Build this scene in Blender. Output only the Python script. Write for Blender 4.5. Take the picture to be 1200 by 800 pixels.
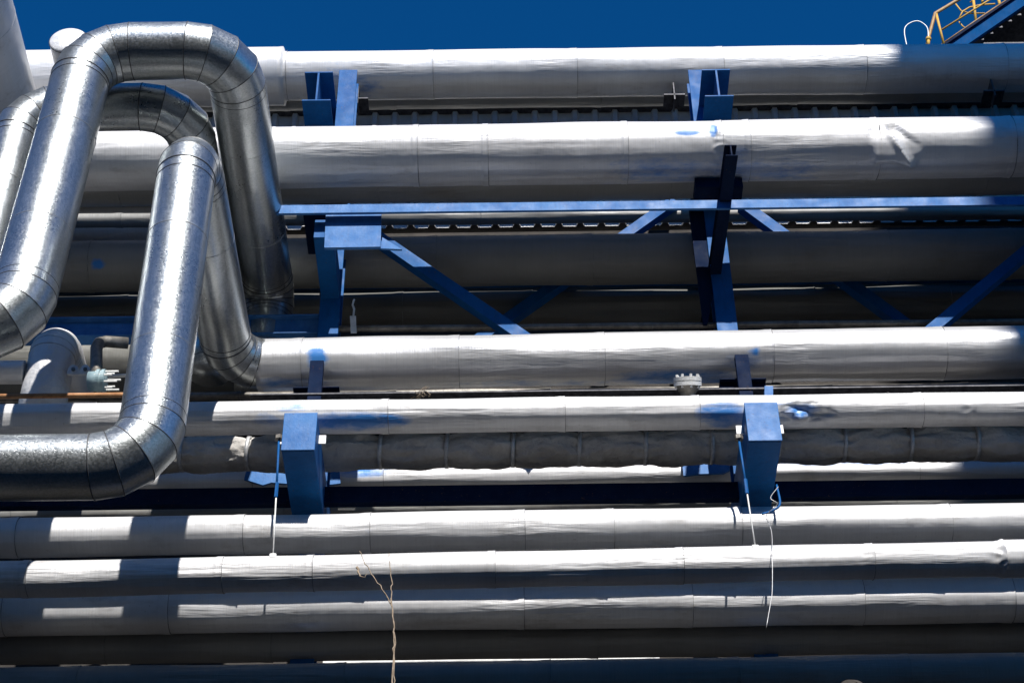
import bpy, bmesh, math, random
from mathutils import Vector, Matrix, noise
random.seed(7)
sc = bpy.context.scene
for o in list(bpy.data.objects): bpy.data.objects.remove(o)
PI = math.pi
# ---------------------------------------------------------------- camera
F_PX, PITCH, ROLL = 2150.0, math.radians(42), 0.012
CAM = Vector((0, 0, 1.7))
_F = Vector((0, math.cos(PITCH), math.sin(PITCH)))
_U = Vector((0, -math.sin(PITCH), math.cos(PITCH)))
_X = Vector((1, 0, 0))
RV = _X*math.cos(ROLL) - _U*math.sin(ROLL)
UV = _U*math.cos(ROLL) + _X*math.sin(ROLL)
cam = bpy.data.cameras.new('camera'); cam_o = bpy.data.objects.new('camera', cam)
sc.collection.objects.link(cam_o)
M3 = Matrix((RV, UV, -_F)).transposed()
cam_o.matrix_world = Matrix.Translation(CAM) @ M3.to_4x4()
cam.sensor_width = 36; cam.lens = F_PX/1200*36; cam.clip_end = 3000; cam.clip_start = 0.1
sc.camera = cam_o
# ---------------------------------------------------------------- light
SUN_EL, SUN_AZ = math.radians(41), math.radians(9)     # azimuth: degrees to the right of straight behind the camera
w = bpy.data.worlds.new('World'); sc.world = w; w.use_nodes = True
nt = w.node_tree; nt.nodes.clear()
out = nt.nodes.new('ShaderNodeOutputWorld'); bg = nt.nodes.new('ShaderNodeBackground')
sky = nt.nodes.new('ShaderNodeTexSky'); sky.sky_type = 'NISHITA'; sky.sun_disc = False
sky.sun_elevation = SUN_EL; sky.sun_rotation = PI - SUN_AZ
sky.altitude = 2500; sky.air_density = 0.9; sky.dust_density = 0.0; sky.ozone_density = 6.0
tint = nt.nodes.new('ShaderNodeMix'); tint.data_type = 'RGBA'; tint.blend_type = 'MULTIPLY'
tint.inputs[0].default_value = 1; tint.inputs[7].default_value = (0.07, 1.06, 1.66, 1)
nt.links.new(sky.outputs[0], tint.inputs[6]); nt.links.new(tint.outputs[2], bg.inputs[0])
bg.inputs[1].default_value = 0.058
nt.links.new(bg.outputs[0], out.inputs[0])
sun = bpy.data.lights.new('sun', 'SUN'); sun.energy = 5.0; sun.angle = math.radians(0.5); sun.color = (1, 0.965, 0.92)
sun_o = bpy.data.objects.new('sun', sun); sc.collection.objects.link(sun_o)
to_sun = Vector((math.sin(SUN_AZ)*math.cos(SUN_EL), -math.cos(SUN_AZ)*math.cos(SUN_EL), math.sin(SUN_EL)))
sun_o.rotation_euler = to_sun.to_track_quat('Z', 'Y').to_euler(); sun_o.location = (0, -5, 30)
sc.view_settings.view_transform = 'Standard'; sc.view_settings.look = 'None'
sc.view_settings.exposure = 0.62; sc.view_settings.gamma = 1.0
sc.view_settings.use_curve_mapping = False
sc.render.engine = 'CYCLES'
sc.cycles.max_bounces = 8

# ---------------------------------------------------------------- placing helpers
def W(px, py, Y):
    """world point seen at photo pixel (px,py) on the vertical plane y=Y"""
    d = _F + RV*((px-600)/F_PX) + UV*((400-py)/F_PX)
    return CAM + d*(Y/d.y)
def PXY(p):
    v = p-CAM; d = v.dot(_F)
    return 600+F_PX*v.dot(RV)/d, 400-F_PX*v.dot(UV)/d, d
def DIA(px, py, Y, w):
    return w*(W(px, py, Y)-CAM).dot(_F)/F_PX
# ---------------------------------------------------------------- materials
def newmat(name):
    m = bpy.data.materials.new(name); m.use_nodes = True
    n = m.node_tree; b = n.nodes['Principled BSDF']
    return m, n, b
def N(n, t, **k):
    x = n.nodes.new(t)
    for a, v in k.items(): setattr(x, a, v)
    return x
def L(n, a, b): n.links.new(a, b)
def noise_node(n, coord, scale, detail=4, rough=0.5, mapscale=None):
    if mapscale:
        mp = N(n, 'ShaderNodeMapping'); mp.inputs['Scale'].default_value = mapscale
        L(n, coord, mp.inputs[0]); coord = mp.outputs[0]
    t = N(n, 'ShaderNodeTexNoise'); t.inputs['Scale'].default_value = scale
    t.inputs['Detail'].default_value = detail; t.inputs['Roughness'].default_value = rough
    L(n, coord, t.inputs['Vector']); return t.outputs['Fac']
def ramp(n, src, stops):
    r = N(n, 'ShaderNodeValToRGB'); e = r.color_ramp.elements
    e[0].position, e[0].color = stops[0][0], (*stops[0][1], 1)
    e[1].position, e[1].color = stops[-1][0], (*stops[-1][1], 1)
    for p, c in stops[1:-1]:
        x = e.new(p); x.color = (*c, 1)
    L(n, src, r.inputs[0]); return r.outputs[0]
def mathn(n, op, a, b=None, clamp=False):
    m = N(n, 'ShaderNodeMath'); m.operation = op; m.use_clamp = clamp
    for i, v in enumerate((a, b)):
        if v is None: continue
        if isinstance(v, (int, float)): m.inputs[i].default_value = v
        else: L(n, v, m.inputs[i])
    return m.outputs[0]
def mixc(n, fac, a, b, mode='MIX'):
    m = N(n, 'ShaderNodeMix'); m.data_type = 'RGBA'; m.blend_type = mode
    for i, v in ((0, fac), (6, a), (7, b)):
        if isinstance(v, (int, float)): m.inputs[i].default_value = v
        elif isinstance(v, tuple): m.inputs[i].default_value = (*v, 1)
        else: L(n, v, m.inputs[i])
    return m.outputs[2]
def g3(v): return (v, v, v)

def clad_mat(name, base=0.64, metal=0.22, rough=0.46, wrinkle=0.7, warm=0.0, dirt=0.8, axis='X'):
    m, n, b = newmat(name)
    geo = N(n, 'ShaderNodeNewGeometry'); co = geo.outputs['Position']
    long_ = (0.55, 5, 5) if axis == 'X' else (5, 0.55, 5)
    ring = (14, 0.4, 0.4) if axis == 'X' else (0.4, 14, 0.4)
    big = noise_node(n, co, 1.3, 5, 0.6)
    streak = noise_node(n, co, 6, 3, 0.6, ring)
    spots = noise_node(n, co, 38, 2, 0.6)
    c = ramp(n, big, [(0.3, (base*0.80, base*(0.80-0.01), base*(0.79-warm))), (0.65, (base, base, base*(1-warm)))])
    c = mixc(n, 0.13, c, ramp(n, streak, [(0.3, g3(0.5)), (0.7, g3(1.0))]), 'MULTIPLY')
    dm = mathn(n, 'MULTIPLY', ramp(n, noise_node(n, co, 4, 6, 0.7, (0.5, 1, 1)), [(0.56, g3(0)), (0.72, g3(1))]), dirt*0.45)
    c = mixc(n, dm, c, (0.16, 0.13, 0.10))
    sp = mathn(n, 'MULTIPLY', ramp(n, spots, [(0.70, g3(0)), (0.75, g3(1))]), 0.4*dirt)
    c = mixc(n, sp, c, (0.2, 0.17, 0.14))
    at = N(n, 'ShaderNodeAttribute'); at.attribute_name = 'overspray'  # blue paint spray, plus painted blue reflection beside the supports
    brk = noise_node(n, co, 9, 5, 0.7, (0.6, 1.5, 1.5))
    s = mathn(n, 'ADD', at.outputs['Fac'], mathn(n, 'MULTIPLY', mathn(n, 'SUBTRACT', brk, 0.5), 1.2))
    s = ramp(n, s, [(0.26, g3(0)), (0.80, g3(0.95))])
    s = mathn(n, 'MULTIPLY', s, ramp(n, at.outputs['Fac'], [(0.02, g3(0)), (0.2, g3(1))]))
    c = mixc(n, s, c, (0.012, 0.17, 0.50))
    L(n, c, b.inputs['Base Color'])
    mt = mathn(n, 'MULTIPLY', mathn(n, 'SUBTRACT', 1.0, s), metal)
    L(n, mt, b.inputs['Metallic'])
    L(n, ramp(n, big, [(0.3, g3(rough+0.1)), (0.7, g3(rough-0.04))]), b.inputs['Roughness'])
    # wrinkles running along the pipe in patches, plus faint hoop ribs from rolling
    wr = noise_node(n, co, 2.6, 3, 0.55, long_)
    patch = ramp(n, noise_node(n, co, 0.9, 2, 0.5, (1.2, 1, 1)), [(0.42, g3(0.05)), (0.62, g3(1))])
    hoop = noise_node(n, co, 5, 2, 0.5, (16, 0.3, 0.3) if axis == 'X' else (0.3, 16, 0.3))
    dmp = noise_node(n, co, 3.0, 3, 0.5)
    h = mathn(n, 'MULTIPLY', mathn(n, 'MULTIPLY', wr, patch), 0.040*wrinkle)
    h = mathn(n, 'ADD', h, mathn(n, 'MULTIPLY', hoop, 0.0016))
    h = mathn(n, 'ADD', h, mathn(n, 'MULTIPLY', dmp, 0.022*wrinkle))
    bp = N(n, 'ShaderNodeBump'); bp.inputs['Distance'].default_value = 1.0; bp.inputs['Strength'].default_value = 0.8
    L(n, h, bp.inputs['Height']); L(n, bp.outputs[0], b.inputs['Normal'])
    return m

def galv_mat(name, tone=0.54, rough=0.27):
    m, n, b = newmat(name)
    geo = N(n, 'ShaderNodeNewGeometry'); co = geo.outputs['Position']
    v = N(n, 'ShaderNodeTexVoronoi'); v.inputs['Scale'].default_value = 105; L(n, co, v.inputs['Vector'])
    sep = N(n, 'ShaderNodeSeparateColor'); L(n, v.outputs['Color'], sep.inputs[0])
    spangle = sep.outputs[0]
    big = noise_node(n, co, 2.2, 6, 0.65)
    fine = noise_node(n, co, 60, 3, 0.7)
    c = ramp(n, spangle, [(0.0, (tone*0.74, tone*0.80, tone*0.80)), (1.0, (tone, tone*1.04, tone*1.05))])
    c = mixc(n, 0.35, c, ramp(n, big, [(0.3, g3(0.6)), (0.7, g3(1.0))]), 'MULTIPLY')
    dm = mathn(n, 'MULTIPLY', ramp(n, noise_node(n, co, 5, 7, 0.75), [(0.55, g3(0)), (0.8, g3(1))]), 0.25)
    c = mixc(n, dm, c, (0.17, 0.15, 0.12))
    L(n, c, b.inputs['Base Color']); b.inputs['Metallic'].default_value = 0.93
    r = mathn(n, 'ADD', rough-0.05, mathn(n, 'MULTIPLY', spangle, 0.10))
    r = mathn(n, 'ADD', r, mathn(n, 'MULTIPLY', big, 0.12))
    L(n, r, b.inputs['Roughness'])
    bp = N(n, 'ShaderNodeBump'); bp.inputs['Distance'].default_value = 1.0; bp.inputs['Strength'].default_value = 0.6
    h = mathn(n, 'ADD', mathn(n, 'MULTIPLY', fine, 0.0003), mathn(n, 'MULTIPLY', noise_node(n, co, 3.0, 1, 0.5), 0.016))
    h = mathn(n, 'ADD', h, mathn(n, 'MULTIPLY', spangle, 0.0003))
    L(n, h, bp.inputs['Height']); L(n, bp.outputs[0], b.inputs['Normal'])
    return m

def paint_mat(name, col, pale=None, rough=0.5, wear=0.5, scale=5, chips=True, spec=0.2):
    m, n, b = newmat(name); b.inputs['Specular IOR Level'].default_value = spec
    geo = N(n, 'ShaderNodeNewGeometry'); co = geo.outputs['Position']
    pale = pale or tuple(min(1, x*1.5+0.03) for x in col)
    c = mixc(n, ramp(n, noise_node(n, co, scale, 6, 0.65), [(0.35, g3(0)), (0.7, g3(wear))]), col, pale)
    c = mixc(n, 0.35, c, ramp(n, noise_node(n, co, 24, 4, 0.7, (1, 1, 0.25)), [(0.3, g3(0.55)), (0.6, g3(1))]), 'MULTIPLY')
    if chips:
        ch = ramp(n, noise_node(n, co, 42, 5, 0.8), [(0.63, g3(0)), (0.66, g3(1))])
        c = mixc(n, mathn(n, 'MULTIPLY', ch, 0.85), c, (0.10, 0.05, 0.03))
    L(n, c, b.inputs['Base Color'])
    L(n, ramp(n, noise_node(n, co, 8, 4), [(0.3, g3(rough)), (0.7, g3(rough+0.2))]), b.inputs['Roughness'])
    bp = N(n, 'ShaderNodeBump'); bp.inputs['Distance'].default_value = 0.004; bp.inputs['Strength'].default_value = 0.5
    L(n, noise_node(n, co, 45, 4, 0.6), bp.inputs['Height']); L(n, bp.outputs[0], b.inputs['Normal'])
    return m

def rough_mat(name, c1, c2, scale=6, rough=0.85, bump=0.02, bscale=12, metal=0.0):
    m, n, b = newmat(name)
    geo = N(n, 'ShaderNodeNewGeometry'); co = geo.outputs['Position']
    L(n, mixc(n, ramp(n, noise_node(n, co, scale, 7, 0.7), [(0.35, g3(0)), (0.68, g3(1))]), c1, c2), b.inputs['Base Color'])
    b.inputs['Roughness'].default_value = rough; b.inputs['Metallic'].default_value = metal
    bp = N(n, 'ShaderNodeBump'); bp.inputs['Distance'].default_value = bump; bp.inputs['Strength'].default_value = 0.8
    L(n, noise_node(n, co, bscale, 5, 0.6), bp.inputs['Height']); L(n, bp.outputs[0], b.inputs['Normal'])
    return m

MAT = dict(
    clad=clad_mat('aluminium_cladding'),
    clad_y=clad_mat('aluminium_cladding_cross', axis='Y'),
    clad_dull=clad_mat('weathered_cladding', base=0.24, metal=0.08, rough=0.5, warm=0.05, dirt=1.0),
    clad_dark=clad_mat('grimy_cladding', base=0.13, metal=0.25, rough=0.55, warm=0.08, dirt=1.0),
    clad_metal=clad_mat('bright_sheet_cladding', base=0.70, metal=0.55, rough=0.36, wrinkle=0.5, dirt=0.4),
    galv=galv_mat('galvanised_spangle'),
    seam=rough_mat('seam_grime', (0.05, 0.05, 0.05), (0.14, 0.14, 0.14), 30, 0.5, 0.002, 40, 0.6),
    seam_light=rough_mat('seam_band', (0.25, 0.25, 0.25), (0.5, 0.5, 0.5), 20, 0.45, 0.002, 40, 0.5),
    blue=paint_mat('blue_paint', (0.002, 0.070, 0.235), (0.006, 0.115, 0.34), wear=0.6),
    blue_pale=paint_mat('chalked_blue_paint', (0.016, 0.105, 0.31), (0.055, 0.175, 0.41), rough=0.45, wear=1.0),  # paler, faded copy of the blue with sunlight on front faces in its colour
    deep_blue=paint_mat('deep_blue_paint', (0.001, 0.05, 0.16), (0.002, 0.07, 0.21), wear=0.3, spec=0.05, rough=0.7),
    navy=paint_mat('grimy_navy_paint', (0.001, 0.007, 0.03), (0.004, 0.016, 0.05), wear=0.6, rough=0.7, spec=0.12),  # blue darkened so the shade on posts and shoes sits in the colour
    lagging=rough_mat('lagging_cloth', (0.30, 0.285, 0.265), (0.52, 0.50, 0.47), 3, 0.95, 0.05, 6),
    seam_soft=rough_mat('cladding_seam', (0.09, 0.09, 0.09), (0.30, 0.30, 0.30), 12, 0.5, 0.002, 40, 0.3),
    strap=rough_mat('strap_metal', (0.4, 0.4, 0.4), (0.6, 0.6, 0.6), 30, 0.5, 0.002, 30, 0.4),
    rust=rough_mat('rusty_steel', (0.30, 0.12, 0.04), (0.50, 0.27, 0.12), 14, 0.7, 0.003, 60),
    dullsteel=rough_mat('dull_steel', (0.10, 0.095, 0.085), (0.26, 0.24, 0.21), 10, 0.5, 0.003, 50, 0.5),
    yellow=paint_mat('yellow_paint', (0.52, 0.30, 0.05), (0.65, 0.42, 0.12), wear=0.5),
    rail_brown=rough_mat('weathered_rail', (0.20, 0.10, 0.03), (0.42, 0.25, 0.09), 12, 0.6, 0.002, 50),
    grating=rough_mat('dark_grating', (0.02, 0.02, 0.025), (0.08, 0.08, 0.09), 20, 0.6, 0.003, 40, 0.5),
    white=rough_mat('white_fittings', (0.55, 0.55, 0.53), (0.8, 0.8, 0.78), 12, 0.5, 0.002, 40),
    teal=rough_mat('grey_green_paint', (0.18, 0.27, 0.30), (0.30, 0.40, 0.43), 16, 0.5, 0.002, 40),
    twig=rough_mat('dry_stem', (0.16, 0.12, 0.08), (0.34, 0.27, 0.20), 40, 0.9, 0.001, 90),
    ground=rough_mat('gravel_ground', (0.06, 0.055, 0.05), (0.13, 0.12, 0.105), 1.5, 0.95, 0.03, 25),
    wall=rough_mat('corrugated_sheet', (0.38, 0.38, 0.38), (0.62, 0.62, 0.61), 2, 0.5, 0.002, 30, 0.3),
    roof=rough_mat('roof_felt', (0.06, 0.06, 0.06), (0.1, 0.1, 0.1), 3, 0.9, 0.01, 30),
    concrete=rough_mat('concrete_panel', (0.22, 0.21, 0.20), (0.36, 0.34, 0.32), 0.8, 0.9, 0.01, 10),
    sooty=rough_mat('sooty_brick', (0.02, 0.018, 0.016), (0.05, 0.042, 0.036), 3, 0.9, 0.02, 9),  # near-black tone; on the lower wall it stands in for shade
    brick=rough_mat('dark_brick', (0.10, 0.07, 0.055), (0.17, 0.12, 0.10), 2.5, 0.9, 0.01, 14),
    glass=rough_mat('dark_glass', (0.02, 0.025, 0.03), (0.03, 0.035, 0.04), 1, 0.1, 0.001, 2),
)
# ---------------------------------------------------------------- object helpers
COL = sc.collection
def put(name, bm, mat, parent=None, smooth=False):
    me = bpy.data.meshes.new(name)
    bmesh.ops.recalc_face_normals(bm, faces=bm.faces)
    if smooth:
        for f in bm.faces: f.smooth = True
    bm.to_mesh(me); bm.free()
    me.materials.append(MAT[mat] if isinstance(mat, str) else mat)
    o = bpy.data.objects.new(name, me); COL.objects.link(o)
    if parent is not None:
        o.parent = parent
        o.matrix_parent_inverse = Matrix.Identity(4)
        # geometry was written in world space: shift it into the parent's local space
        me.transform(Matrix.Translation(-root_loc(parent)))
    return o
def root_loc(o):
    v = Vector(o.location)
    while o.parent: o = o.parent; v += Vector(o.location)
    return v
def tag(o, label=None, cat=None, group=None, kind=None):
    if label: o['label'] = label
    if cat: o['category'] = cat
    if group: o['group'] = group
    if kind: o['kind'] = kind
    return o
def thing(name, label, cat, loc, group=None):
    o = bpy.data.objects.new(name, None); COL.objects.link(o); o.location = loc
    o.empty_display_size = 0.2
    return tag(o, label, cat, group)

def box(bm, c, s, R=None, bevel=0.0):
    """box at centre c, full sizes s, optional rotation"""
    r = bmesh.ops.create_cube(bm, size=1)
    vs = r['verts']
    M = Matrix.Translation(c) @ (R.to_4x4() if R else Matrix.Identity(4)) @ Matrix.Diagonal((*s, 1))
    bmesh.ops.transform(bm, matrix=M, verts=vs)
    if bevel:
        es = list({e for v in vs for e in v.link_edges})
        bmesh.ops.bevel(bm, geom=es, offset=bevel, segments=1, affect='EDGES')
def frame_for(d, side=Vector((1, 0, 0))):
    """rotation whose local Y runs along d; local X near side"""
    d = d.normalized(); x = (side-d*side.dot(d)).normalized(); z = x.cross(d)
    return Matrix((x, d, z)).transposed()
def ibeam(bm, p0, p1, wdt, hgt, tf=0.014, tw=0.010, side=Vector((1, 0, 0))):
    """I section from p0 to p1 (axis points), width along side"""
    d = p1-p0; R = frame_for(d, side); c = (p0+p1)/2; Ln = d.length; up = R @ Vector((0, 0, 1))
    box(bm, c+up*(hgt/2-tf/2), (wdt, Ln, tf), R, 0.002)
    box(bm, c-up*(hgt/2-tf/2), (wdt, Ln, tf), R, 0.002)
    box(bm, c, (tw, Ln-0.002, hgt-2*tf), R)
def bar(bm, p0, p1, wdt, hgt, side=Vector((1, 0, 0)), bevel=0.003):
    d = p1-p0; R = frame_for(d, side)
    box(bm, (p0+p1)/2, (wdt, d.length, hgt), R, bevel)
def tube(bm, pts, r, n=12, cap=True, radii=None):
    """smooth tube along a polyline"""
    rings = []; prev = None
    for i, p in enumerate(pts):
        a = pts[max(0, i-1)]; b = pts[min(len(pts)-1, i+1)]
        t = (b-a).normalized()
        if prev is None:
            u = t.orthogonal().normalized()
        else:
            u = (prev-t*prev.dot(t)).normalized()
        prev = u; v = t.cross(u); rr = radii[i] if radii else r
        rings.append([bm.verts.new(p+(u*math.cos(2*PI*k/n)+v*math.sin(2*PI*k/n))*rr) for k in range(n)])
    for i in range(len(rings)-1):
        for k in range(n):
            bm.faces.new((rings[i][k], rings[i][(k+1) % n], rings[i+1][(k+1) % n], rings[i+1][k]))
    if cap:
        bm.faces.new(rings[0][::-1]); bm.faces.new(rings[-1])
    return rings

# ---------------------------------------------------------------- ground, surroundings
bm = bmesh.new(); S = 600
vs = [bm.verts.new(v) for v in ((-S, -S, 0), (S, -S, 0), (S, S, 0), (-S, S, 0))]; bm.faces.new(vs)
tag(put('ground', bm, 'ground'), kind='structure')

YW = 12.45
def corrugated(bm, x0, x1, z0, z1, Y, pitch=0.205, depth=0.045):
    prof = [(0.0, 0), (0.50, 0), (0.60, -1), (0.80, -1), (0.90, 0)]
    xs = []; x = x0
    while x < x1:
        for a, b in prof: xs.append((x+a*pitch, Y+b*depth))
        x += pitch
    nz = 6
    rows = [[bm.verts.new((px_, py_, z0+(z1-z0)*j/nz)) for px_, py_ in xs] for j in range(nz+1)]
    for j in range(nz):
        for i in range(len(xs)-1):
            bm.faces.new((rows[j][i], rows[j][i+1], rows[j+1][i+1], rows[j+1][i]))
ztop = W(600, 133, YW).z
b_ = thing('factory_building', 'pale corrugated factory building behind the whole stack of pipes', 'building', (0, YW, 0))
zm = W(600, 266, YW).z; zl = W(600, 768, YW).z
bm = bmesh.new(); corrugated(bm, -13, 13, zm, ztop, YW); put('corrugated_wall', bm, 'wall', b_)
bm = bmesh.new(); box(bm, Vector((0, YW+0.03, zm/2-0.05)), (25.9, 0.12, zm-0.1)); put('lower_wall', bm, 'sooty', b_)  # shade behind the pipes is put into this wall's colour
xa, xb2 = W(380, 773, YW).x, W(772, 773, YW).x
bm = bmesh.new(); box(bm, Vector(((xa+xb2)/2, YW-0.06, zl-0.15)), (xb2-xa, 0.05, 0.5)); put('pale_panel', bm, 'white', b_)  # white strip added to paint the sunlit part of the wall
bm = bmesh.new(); box(bm, Vector((0, YW+6.1, ztop/2)), (25.8, 12, ztop-0.1)); put('side_wall', bm, 'concrete', b_)
bm = bmesh.new(); box(bm, Vector((0, YW+6.05, ztop+0.06)), (26.2, 12.3, 0.12)); put('roof', bm, 'roof', b_)
bm = bmesh.new(); box(bm, Vector((0, YW-0.14, ztop+0.05)), (26.2, 0.27, 0.12)); put('gutter', bm, 'grating', b_)

# tall works building to the right behind the camera, its edge shades the right end of the rack
tw = thing('factory_tower', 'tall concrete works tower standing behind the viewer on the right', 'building', (13.1, -11.5, 0))
bm = bmesh.new(); TX0 = 7.5
box(bm, Vector((TX0+5.5, -11.5, 18.25)), (11, 5, 36.5)); put('wall', bm, 'concrete', tw)
bm = bmesh.new(); box(bm, Vector((TX0+5.5, -11.5, 36.7)), (11.02, 5.02, 0.4)); put('roof', bm, 'roof', tw)
for i in range(7):
    for j in range(3):
        bm = bmesh.new(); box(bm, Vector((TX0+2.2+j*3.3, -8.98, 4+i*4.7)), (1.8, 0.08, 1.6)); put('window', bm, 'glass', tw)

hall = thing('factory_hall', 'long dark brick works hall standing behind the viewer', 'building', (-16, -14, 0))  # made-up hall out of view, cuts skylight and ground bounce
bm = bmesh.new(); box(bm, Vector((-16.5, -14, 8)), (47, 16, 16)); put('wall', bm, 'brick', hall)  # walls of the added unseen hall
bm = bmesh.new(); box(bm, Vector((-16.5, -14, 16.15)), (47.2, 16.2, 0.3)); put('roof', bm, 'roof', hall)  # roof of the added unseen hall
for i in range(14):
    for j in range(2):
        bm = bmesh.new(); box(bm, Vector((-36+i*3.1, -5.98, 4.0+j*5.5)), (2.2, 0.08, 3.0)); put('window', bm, 'glass', hall)  # windows of the added unseen hall

# ---------------------------------------------------------------- straight pipes
XL, XR = -9.0, 9.0
class Pipe:
    pass
PIPES = {}
def pipe(key, name, label, Y, c0, c1, dpx, mat='clad', seams=(), x0=None, x1=None, stains=(), dents=(), nring=64,
         step=0.045, group=None, lap=0.0035, warp=0.004, band=None, radial=None, dscale=(), cat='pipe'):
    """c0,c1: (px,py) of the axis at two places; dpx: diameter in photo pixels at their middle"""
    A, B = W(*c0, Y), W(*c1, Y)
    mx, my = (c0[0]+c1[0])/2, (c0[1]+c1[1])/2
    r = DIA(mx, my, Y, dpx)/2
    sl = (B.z-A.z)/(B.x-A.x)
    zf = lambda x: A.z+(x-A.x)*sl
    xl = XL if x0 is None else x0; xr = XR if x1 is None else x1
    root = thing(name, label, cat, (xl, Y, zf(xl)), group)
    P = Pipe(); P.Y, P.r, P.z, P.root = Y, r, zf, root; PIPES[key] = P
    xs_seam = [W(s, my, Y).x for s in seams]
    # continue the same spacing outside the picture
    cuts = sorted([x for x in xs_seam if xl+0.2 < x < xr-0.2])
    sp = 1.15
    while cuts and cuts[0]-sp > xl+0.3: cuts.insert(0, cuts[0]-sp*random.uniform(0.9, 1.05))
    while cuts and cuts[-1]+sp < xr-0.3: cuts.append(cuts[-1]+sp*random.uniform(0.9, 1.05))
    ed = [xl]+cuts+[xr]
    sd = random.uniform(0, 50)
    for i in range(len(ed)-1):
        a, b = ed[i], ed[i+1]
        bb = b+(0.035 if i < len(ed)-2 else 0)
        bm = bmesh.new(); lay = bm.verts.layers.float.new('overspray')
        vis = (b > -5.2 and a < 5.2)
        st = step if vis else 0.4
        ns = max(2, int((bb-a)/st)); xs = [a+(bb-a)*k/ns for k in range(ns+1)]
        if i < len(ed)-2: xs = [x for x in xs if x < b-0.02]+[b-0.012, b, b+0.018, b+0.03]
        cz = random.uniform(-0.0015, 0.0015)
        rings = []
        for x in xs:
            e = 0.0
            if i < len(ed)-2 and x > b-0.014: e = lap
            if i < len(ed)-2 and x > b+0.02: e = lap*1.6
            ring = []
            rs = 1.0
            for (pxa, pxb, f) in dscale:
                if W(pxa, my, Y).x <= x <= W(pxb, my, Y).x: rs = f
            for k in range(nring):
                t = 2*PI*k/nring
                n_ = Vector((0, -math.cos(t), math.sin(t)))
                rr = r*rs+e
                if vis:
                    rr += warp*noise.noise(Vector((x*1.1+sd, math.cos(t)*1.3, math.sin(t)*1.3)))*2
                    rr += warp*0.5*noise.noise(Vector((x*0.8+sd, math.cos(t)*7, math.sin(t)*7)))
                    if radial: rr += radial(x, t, r)
                p = Vector((x, Y, zf(x)+cz))+n_*rr
                s = 0.0
                if vis and n_.y < 0.55 and (stains or dents):
                    qx, qy, _ = PXY(p)
                    for (sx, sy, wx, wy, k_) in stains:
                        d = ((qx-sx)/wx)**2+((qy-sy)/wy)**2
                        if d < 1: s = max(s, k_*(1-d)**0.6)
                    if n_.y < 0.2:
                        for f in dents: p = p-n_*f(qx, qy)
                v = bm.verts.new(p); v[lay] = s; ring.append(v)
            rings.append(ring)
        for q in range(len(rings)-1):
            for k in range(nring):
                bm.faces.new((rings[q][k], rings[q][(k+1) % nring], rings[q+1][(k+1) % nring], rings[q+1][k]))
        if i == 0: bm.faces.new(rings[0])
        if i == len(ed)-2: bm.faces.new(rings[-1][::-1])
        o = put('cladding_section', bm, mat, root, True)
        if vis and i < len(ed)-2:
            bm = bmesh.new(); rr = r+lap*1.6+0.0015; n2 = 64
            zb = zf(b)
            rg = [[bm.verts.new((b+dx, Y-math.cos(2*PI*k/n2)*q_, zb+math.sin(2*PI*k/n2)*q_)) for k in range(n2)]
                  for dx, q_ in ((0.028, rr-0.007), (0.0295, rr-0.0015), (0.0325, rr-0.0015), (0.033, rr-0.007))]
            for q in range(3):
                for k in range(n2):
                    bm.faces.new((rg[q][k], rg[q][(k+1) % n2], rg[q+1][(k+1) % n2], rg[q+1][k]))
            put('joint_seam', bm, 'seam_soft', root, True)
    return P

def dent_lines(lines):
    """creases: list of (x0,y0,x1,y1,width,depth)"""
    def f(x, y):
        s = 0
        for (ax, ay, bx, by, w_, dp) in lines:
            vx, vy = bx-ax, by-ay; L2 = vx*vx+vy*vy
            t = max(0, min(1, ((x-ax)*vx+(y-ay)*vy)/L2))
            d = math.hypot(x-ax-vx*t, y-ay-vy*t)
            if d < w_: s += dp*(1-d/w_)
        return s
    return f
def dent_blob(cx, cy, rx, ry, depth, sc_=0.12, seed=0):
    def f(x, y):
        d = ((x-cx)/rx)**2+((y-cy)/ry)**2
        if d >= 1: return 0
        m = (1-d)**0.7
        v = noise.noise(Vector((x*sc_+seed, y*sc_*1.3, seed)))
        return m*(depth*0.2+depth*abs(v)*2.2) if sc_ != 0.065 else m*depth*(noise.voronoi(Vector((x*0.06+seed, y*0.085, seed)))[0][0]*2.4-0.7)
    return f

pipe('P1', 'pipeline', 'topmost silver pipe running right across against the blue sky', 11.5, (400, 89), (1150, 80), 57,
     seams=(335, 505, 672, 842, 1008, 1172), stains=((425, 100, 30, 22, .45), (395, 92, 26, 20, .5)),
     dscale=((-2000, 334, 1.2),))
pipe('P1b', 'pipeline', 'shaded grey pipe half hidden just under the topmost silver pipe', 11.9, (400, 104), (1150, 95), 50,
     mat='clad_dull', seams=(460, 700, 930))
def in_poly(x, y, P):
    c = False; j = len(P)-1
    for i in range(len(P)):
        (xi, yi), (xj, yj) = P[i], P[j]
        if (yi > y) != (yj > y) and x < (xj-xi)*(y-yi)/(yj-yi)+xi: c = not c
        j = i
    return c
FLAP = [(1019, 150), (1050, 146), (1082, 174), (1069, 196), (1047, 189), (1023, 191)]
def crease(x, y):
    if not (1010 < x < 1092 and 138 < y < 204): return 0
    m = sum(in_poly(x+a, y+b, FLAP) for a in (-2.5, 0, 2.5) for b in (-2, 0, 2))/9
    if m == 0: return 0
    t = (y-149)/42; side = (x-1047)-(y-160)*0.62
    fold = max(0, 1-abs(side)/9)
    return m*(0.020-0.060*t-0.016*fold*(1 if y > 158 else max(0, (y-150)/8))+(0.014 if side > 0 else 0))
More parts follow.
